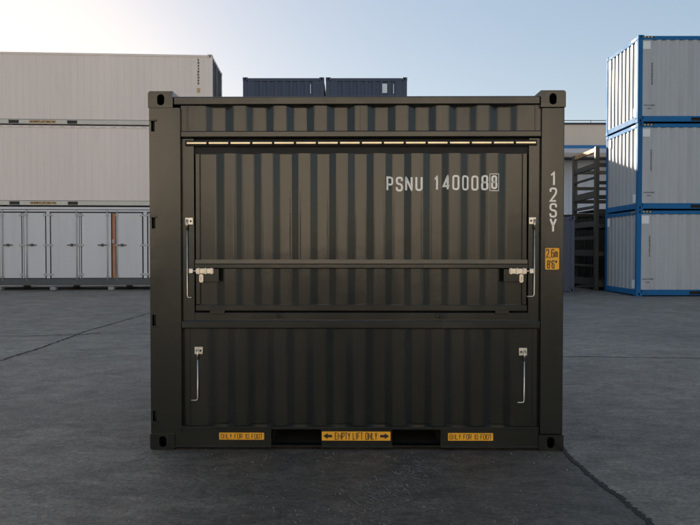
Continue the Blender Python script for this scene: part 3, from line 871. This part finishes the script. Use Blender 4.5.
def section(off, full=True):
    X = lambda px: lx(px + off)
    box('door_post', md, DW, X(46.2), X(49.7), 0.012, 0.068, zr + 0.002, HH - 0.205, 0.008)
    md_door(X(50.4), X(79.2), X(76.6), X(71.6)); md_hinges(X(50.2))
    box('door_post', md, DW, X(79.5), X(80.6), 0.040, 0.068, zr + 0.002, HH - 0.25)
    md_door(X(81.2), X(111.2), X(107.4), X(102.2)); md_hinges(X(80.9))
    box('primer_strip', md, M['orange'], X(112.1), X(115.3), 0.050, 0.068, zr + 0.002, HH - 0.25)
    box('strip_latch', md, DS, X(111.9), X(113.9), 0.030, 0.0495, lz(243), lz(239.5), 0.004)
    md_door(X(115.6), X(142.3), X(116.9), X(121.9)); md_hinges(X(142.6))
section(0)
box('door_post', md, DW, lx(143.4), lx(147.0), 0.012, 0.068, zr + 0.002, HH - 0.205, 0.008)
md_door(lx(147.8), lx(176), lx(173.5), lx(169)); md_hinges(lx(147.8))
md_door(lx(178), lx(207), lx(181), lx(186)); md_hinges(lx(207))
# the narrower pair on the left edge of the picture and what continues beyond it
md_door(lx(23.4), lx(45.2), lx(26.6), lx(31.8)); md_hinges(lx(45.6))
box('door_post', md, DW, lx(22.0), lx(23.2), 0.040, 0.068, zr + 0.002, HH - 0.25)
md_door(lx(-1.0), lx(21.4), lx(2.2), lx(7.8)); md_hinges(lx(21.6))
md_door(lx(-26), lx(-2.2), lx(-5.5), lx(-10.5))
md_door(lx(-50), lx(-27), lx(-47), lx(-41)); md_hinges(lx(-26.5))
box('door_post', md, DW, lx(-53.5), lx(-50.5), 0.012, 0.068, zr + 0.002, HH - 0.205, 0.008)
md_door(lx(-84), lx(-54), lx(-57), lx(-62)); md_door(lx(-112), lx(-85), lx(-109), lx(-104))
for k, px in enumerate((-100, -2, 52.6, 110.8, 196)):
    a = lx(px)
    p = LC + Vector((a * c_, a * s_, 0))
    for y in (-0.03, 2.15):
        bm = bmesh.new(); add_box(bm, -0.10, 0.10, y, y + 0.23, 0, FOOT, 0.015)
        o = finish(bm, 'support_block', M['concrete_block'], md); o.location = (a, 0, -FOOT)

# ================================================================== blue-framed stack on the right
BX, BY = at(636.6, 250, 19.55)[0], 19.55
BL, BH = 6.058, 2.688
pk = [(-BL / 2 + 1.66, -BL / 2 + 2.02), (BL / 2 - 2.02, BL / 2 - 1.66)]
blue = freight('blue_frame_container', BL, BH, 'blue', 'silver', pk, rail_h=0.17, lift=0.035)
yF = 0.022
plate('placard', blue, M['white_plate'], rect(-BL / 2 + .155, -BL / 2 + .385, BH - 0.43, BH - 0.19), [], 0.012, 0.0215)
bm = bmesh.new()
for i, zz in enumerate((0.52, 0.42)):
    rnd = random.Random(i); x = -BL / 2 + (0.2 if i == 0 else 0.3)
    while x < -BL / 2 + (0.52 if i == 0 else 0.42):
        w = rnd.uniform(0.015, 0.04); add_box(bm, x, x + w, 0.0195, 0.0215, zz, zz + 0.035); x += w + 0.015
finish(bm, 'marking', M['base_grey'], blue)
# end face placards and yellow-black height tape
fe = lambda x, y, z: Vector((-BL / 2 + y, x, z))
plate('placard', blue, M['white_plate'], rect(0.16, 0.36, 0.24, 0.50), [], 0.018, 0.028, None, fe)
plate('placard', blue, M['white_plate'], rect(W - 0.36, W - 0.16, BH - 0.45, BH - 0.18), [], 0.018, 0.028, None, fe)
for k in range(6):
    tm = M['hazard_yellow'] if k % 2 == 0 else M['black_print']
    for end in (0, 1):
        bm = bmesh.new()
        q = [(0.19 + 0.05 * k + dx, z) for dx, z in ((0, BH - .085), (0.05, BH - .085), (0.06, BH - .035), (0.01, BH - .035))]
        bm.faces.new([bm.verts.new((-BL / 2 + u, 0.0095, z) if end == 0 else (-BL / 2 + 0.0095, u, z)) for u, z in q])
        finish(bm, 'hazard_stripe', tm, blue)
names = ['blue framed pale grey container standing on the asphalt under two others', 'blue framed pale grey container in the middle of its stack', 'blue framed pale grey container on top of its stack']
for k in range(3):
    o = blue if k == 0 else copy_tree(blue)
    o.location = (BX + BL / 2 + (0, 0.012, -0.01)[k], BY + (0, 0.01, -0.008)[k], BH * k)
    tag(o, names[k], 'container', 'blue framed containers stacked on the right')
for k, o in enumerate([q for q in col.objects if q.name.startswith('blue_frame_container')]):
    mark_column(o, -BL / 2 + 0.385 + 0.015 * k, 0.020, BH - 1.46 - 0.03 * k, BH - 0.80 - 0.02 * k, M['base_grey'], 0.05, 11, 5 + k)

# ================================================================== navy containers behind
navy = freight('navy_container', 2.991, 2.591, 'navy', 'navy', [(-0.62, -0.26), (0.26, 0.62)])
mark_column(navy, 0.97, 0.019, 1.95, 2.42, M['white_plate'], 0.05, 1, 2)
NY = 23.25
nx = [at(283.8, 250, NY)[0], at(366.4, 250, NY)[0]]
first = True
for i in (0, 1):
    for k in range(3):
        if first: o = navy; first = False
        else: o = copy_tree(navy)
        o.location = (nx[i], NY, 2.591 * k)
        lv = ('at the bottom', 'in the middle', 'on top')[k]
        side = ('left', 'right')[i]
        tag(o, 'navy container %s of the %s navy stack behind the kiosk container' % (lv, side), 'container', 'navy containers behind the kiosk container')
        if i == 1 and k == 2:
            plate('placard', o, M['white_plate'], rect(0.58, 0.76, 2.02, 2.36), [], 0.008, 0.0195)
o = copy_tree(navy)
o.location = (at(575, 250, 21.5)[0] - 1.4955, 21.5, 0)
tag(o, 'navy container on the ground in the gap left of the blue stack', 'container', 'navy containers behind the kiosk container')
# dark green container behind the rack
dg = freight('dark_green_container', 6.058, 2.896, 'dark_green', 'dark_green')
dg.location = (11.0, 25.6, 0)
tag(dg, 'dark green container standing on the ground behind the steel rack', 'container')

# ================================================================== steel rack behind the blue stack
RKX, RKY = at(597.0, 250, 22.25)[0], 22.25
rack = tag(empty('steel_rack', (RKX, RKY, 0)), 'weathered steel rack of stacked frames between the blue stack and warehouse', 'rack')
RM = M['rack']; RW, RLn = 2.35, 5.8
zz_ = lambda py: CAM_H + (249.5 - py) / 28.3
for x in (0, RLn):
    box('post', rack, RM, x - .07, x + .07, 0, 0.16, 0, zz_(146.5), 0.012)
    box('post', rack, RM, x - .07, x + .07, RW - 0.20, RW, 0, zz_(146.8), 0.012)
for top, th in ((147.5, .15), (162.5, .19), (176, .07), (190.5, .24), (205, .10), (221, .20), (236, .12), (250, .22), (265, .08), (279, .26)):
    z1q = zz_(top); 
    for x in (0, RLn): box('cross_beam', rack, M['sunlit_ochre'] if top < 150 else RM, x - .05, x + .05, 0.161, RW - 0.201, z1q - th, z1q, 0.01)  # top beams use the colour with the sunlight painted in
for top, th in ((163, .14), (181, .12), (195, .14), (210, .14), (224, .14), (252, .14), (281, .2)):
    z1q = zz_(top)
    box('long_beam', rack, RM, 0.071, RLn - .071, 0.02, 0.12, z1q - th, z1q, 0.01)
    box('long_beam', rack, RM, 0.071, RLn - .071, RW - 0.15, RW - 0.04, z1q - th, z1q, 0.01)
for zq in (zz_(210) + .001, zz_(224) + 0.001, zz_(252) + 0.001, zz_(281) + 0.001):
    for k in range(9):
        y = 0.17 + k * 0.215
        box('deck_plank', rack, M['deck'], 0.08, RLn - .08, y, y + 0.2, zq, zq + 0.04)

# ================================================================== warehouse
WY = 36.6
wh = tag(empty('warehouse', (20, WY, 0)), 'beige flat roofed warehouse with blue band and pale canopy behind the rack', 'building')
wz = lambda py: at(585, py, WY)[1]
xa, xb = -42.0, 28.0
box('upper_wall', wh, M['beige_wall'], xa, xb, 0.0, 0.4, wz(145.2), wz(124.6))
box('roof_edge', wh, M['roof_edge'], xa - .05, xb + .05, -0.06, 0.5, wz(124.6), wz(122.8))
box('blue_band', wh, M['blue_band'], xa, xb, -0.03, 0.4, wz(150.4), wz(145.2))
box('lintel', wh, M['white_wall'], xa, xb, 0.0, 0.4, wz(166), wz(150.4))
zc0, zc1 = wz(161.2), wz(152.8); zc = wz(157)
box('canopy_fascia', wh, M['fascia'], xa, xb, -1.60, -1.48, zc, zc1, 0.02)
box('canopy_gutter', wh, M['gutter'], xa, xb, -1.66, -1.48, zc0, zc, 0.03)
box('canopy_slab', wh, M['roof_edge'], xa, xb, -1.478, -0.002, zc0 + 0.06, zc1 - 0.04)
pr = [(xa, 0.0)]; x = xa + 0.2
while x < xb - 0.4:
    pr += [(x, 0), (x + .05, .05), (x + .15, .05), (x + .2, 0)]; x += 0.52
pr.append((xb, 0.0))
sheet('ribbed_wall', wh, M['white_wall'], pr, 0.0, wz(166.0), lambda u, d, z: Vector((u, 0.02 + d, z)), 0.0)
box('roof', wh, M['roof_edge'], xa, xb, 0.401, 24, wz(125.8), wz(125.0))
for x in (xa, xb - .3): box('side_wall', wh, M['beige_wall'], x, x + .3, 0.402, 24, 0, wz(126.2))
box('back_wall', wh, M['beige_wall'], xa, xb, 24.001, 24.3, 0, wz(125))
rl = tube('roof_railing', wh, M['roof_edge'], [(xa, 0.2, wz(119.8)), (xb, 0.2, wz(119.8))], 0.022, 6)
x = xa
while x < xb:
    tube('railing_post', rl, M['roof_edge'], [(x, 0.2, wz(122.9)), (x, 0.2, wz(119.8))], 0.02, 6); x += 2.0

# ================================================================== unseen hall behind the camera, added to reflect warm sunlight onto the kiosk container
HY = -21.0
hall = tag(empty('reflector_hall', (0, HY, 0)), 'unseen beige hall added across the yard to reflect the low sun', 'building')
hx = 23.0; hh = 9.5
pr = [(-hx, 0.0)]; x = -hx + 0.2
while x < hx - 0.5:
    pr += [(x, 0), (x + .05, .05), (x + .2, .05), (x + .25, 0)]; x += 0.75
pr.append((hx, 0.0))
sheet('front_wall', hall, M['hall_wall'], pr, 0.0, hh, lambda u, d, z: Vector((u, -d, z)), 0.0)
box('roof_edge', hall, M['roof_edge'], -hx - .1, hx + .1, -0.3, 0.12, hh, hh + 0.3)
box('roof', hall, M['roof_edge'], -hx, hx, -18, -0.301, hh - 0.1, hh + 0.1)
for x in (-hx, hx - .3): box('side_wall', hall, M['hall_wall'], x, x + .3, -18, -0.06, 0, hh - .101)
box('back_wall', hall, M['hall_wall'], -hx, hx, -18.3, -18.001, 0, hh)
box('plinth', hall, M['base_grey'], -hx, hx, 0.002, 0.14, 0.0, 1.1, 0.01)  # dark base added to keep low reflections on the kiosk container dark
for x in (-16, -8, 8, 16): box('roller_door', hall, M['base_grey'], x - 1.8, x + 1.8, 0.15, 0.20, 0.01, 3.6, 0.01)

# ================================================================== pale scrape marks where steel was dragged over the asphalt
def scrapes(px0, px1, n, spread, seed, lmax, strength=1.0):
    rnd = random.Random(seed); bm = bmesh.new()
    for k in range(n):
        t = rnd.random()
        px = px0[0] + (px1[0] - px0[0]) * t + rnd.gauss(0, spread); py = px0[1] + (px1[1] - px0[1]) * t + rnd.gauss(0, spread * 0.35)
        if py < 455 and 140 < px < 570: continue
        x, y = ground_at(px, py)
        a = math.radians(rnd.gauss(-62, 26)); ln = lmax * rnd.random() ** 2.2 + 0.008; w = rnd.uniform(0.0010, 0.0055)
        d = Vector((math.cos(a), math.sin(a), 0)); nn = Vector((-d.y, d.x, 0)); c = Vector((x, y, 0.003))
        m = max(3, int(ln / 0.012)); prev = None; off = 0
        for i in range(m + 1):
            off += rnd.gauss(0, 0.0012)
            ww = w * math.sin(math.pi * (i + .4) / (m + .8)) * rnd.uniform(.3, 1.3)
            p = c + d * (ln * (i / m - .5)) + nn * off
            cur = [bm.verts.new(p + nn * ww), bm.verts.new(p - nn * ww)]
            if prev and rnd.random() > 0.12: bm.faces.new((prev[0], prev[1], cur[1], cur[0]))
            prev = cur
    for v in [v for v in bm.verts if not v.link_faces]: bm.verts.remove(v)
    o = finish(bm, 'scrape_marks', M['scrape'], ground); o['kind'] = 'stuff'
scrapes((425, 462), (375, 500), 240, 11, 3, 0.09)
scrapes((440, 455), (350, 525), 140, 24, 4, 0.06)
scrapes((0, 470), (140, 480), 150, 40, 5, 0.05)
scrapes((560, 480), (690, 400), 120, 45, 6, 0.05)
scrapes((0, 380), (140, 420), 150, 30, 8, 0.09)
scrapes((230, 470), (330, 520), 70, 30, 9, 0.05)

# ================================================================== loose grit on the asphalt
bm = bmesh.new()
rnd = random.Random(11)
for k in range(1150):
    if k >= 900:
        px, py = rnd.uniform(140, 575), 453.5 + 9 * rnd.random() ** 2
    elif k < 420:
        px, py = rnd.uniform(-20, 720), 455 + 90 * rnd.random() ** 0.8
    else:
        px, py = rnd.uniform(-20, 720), 330 + 190 * rnd.random()
    x, y = ground_at(px, py)
    if abs(x - X0) < 1.52 and 4.5 < y < 7.1: continue
    r = 0.0022 * (1 + 2.2 * rnd.random() ** 5)
    vsn = []
    for dx, dy, dz in ((1, 0, 0), (-.5, .87, 0), (-.5, -.87, 0), (0, 0, 1)):
        j = rnd.uniform(.6, 1.3)
        vsn.append(bm.verts.new((x + dx * r * j, y + dy * r * j, max(0, dz * r * j) + 0.0005)))
    for f in ((0, 1, 3), (1, 2, 3), (2, 0, 3)): bm.faces.new([vsn[i] for i in f])
tag(finish(bm, 'grit', M['stone']), 'fine pale grit scattered over the asphalt', 'grit', kind='stuff')
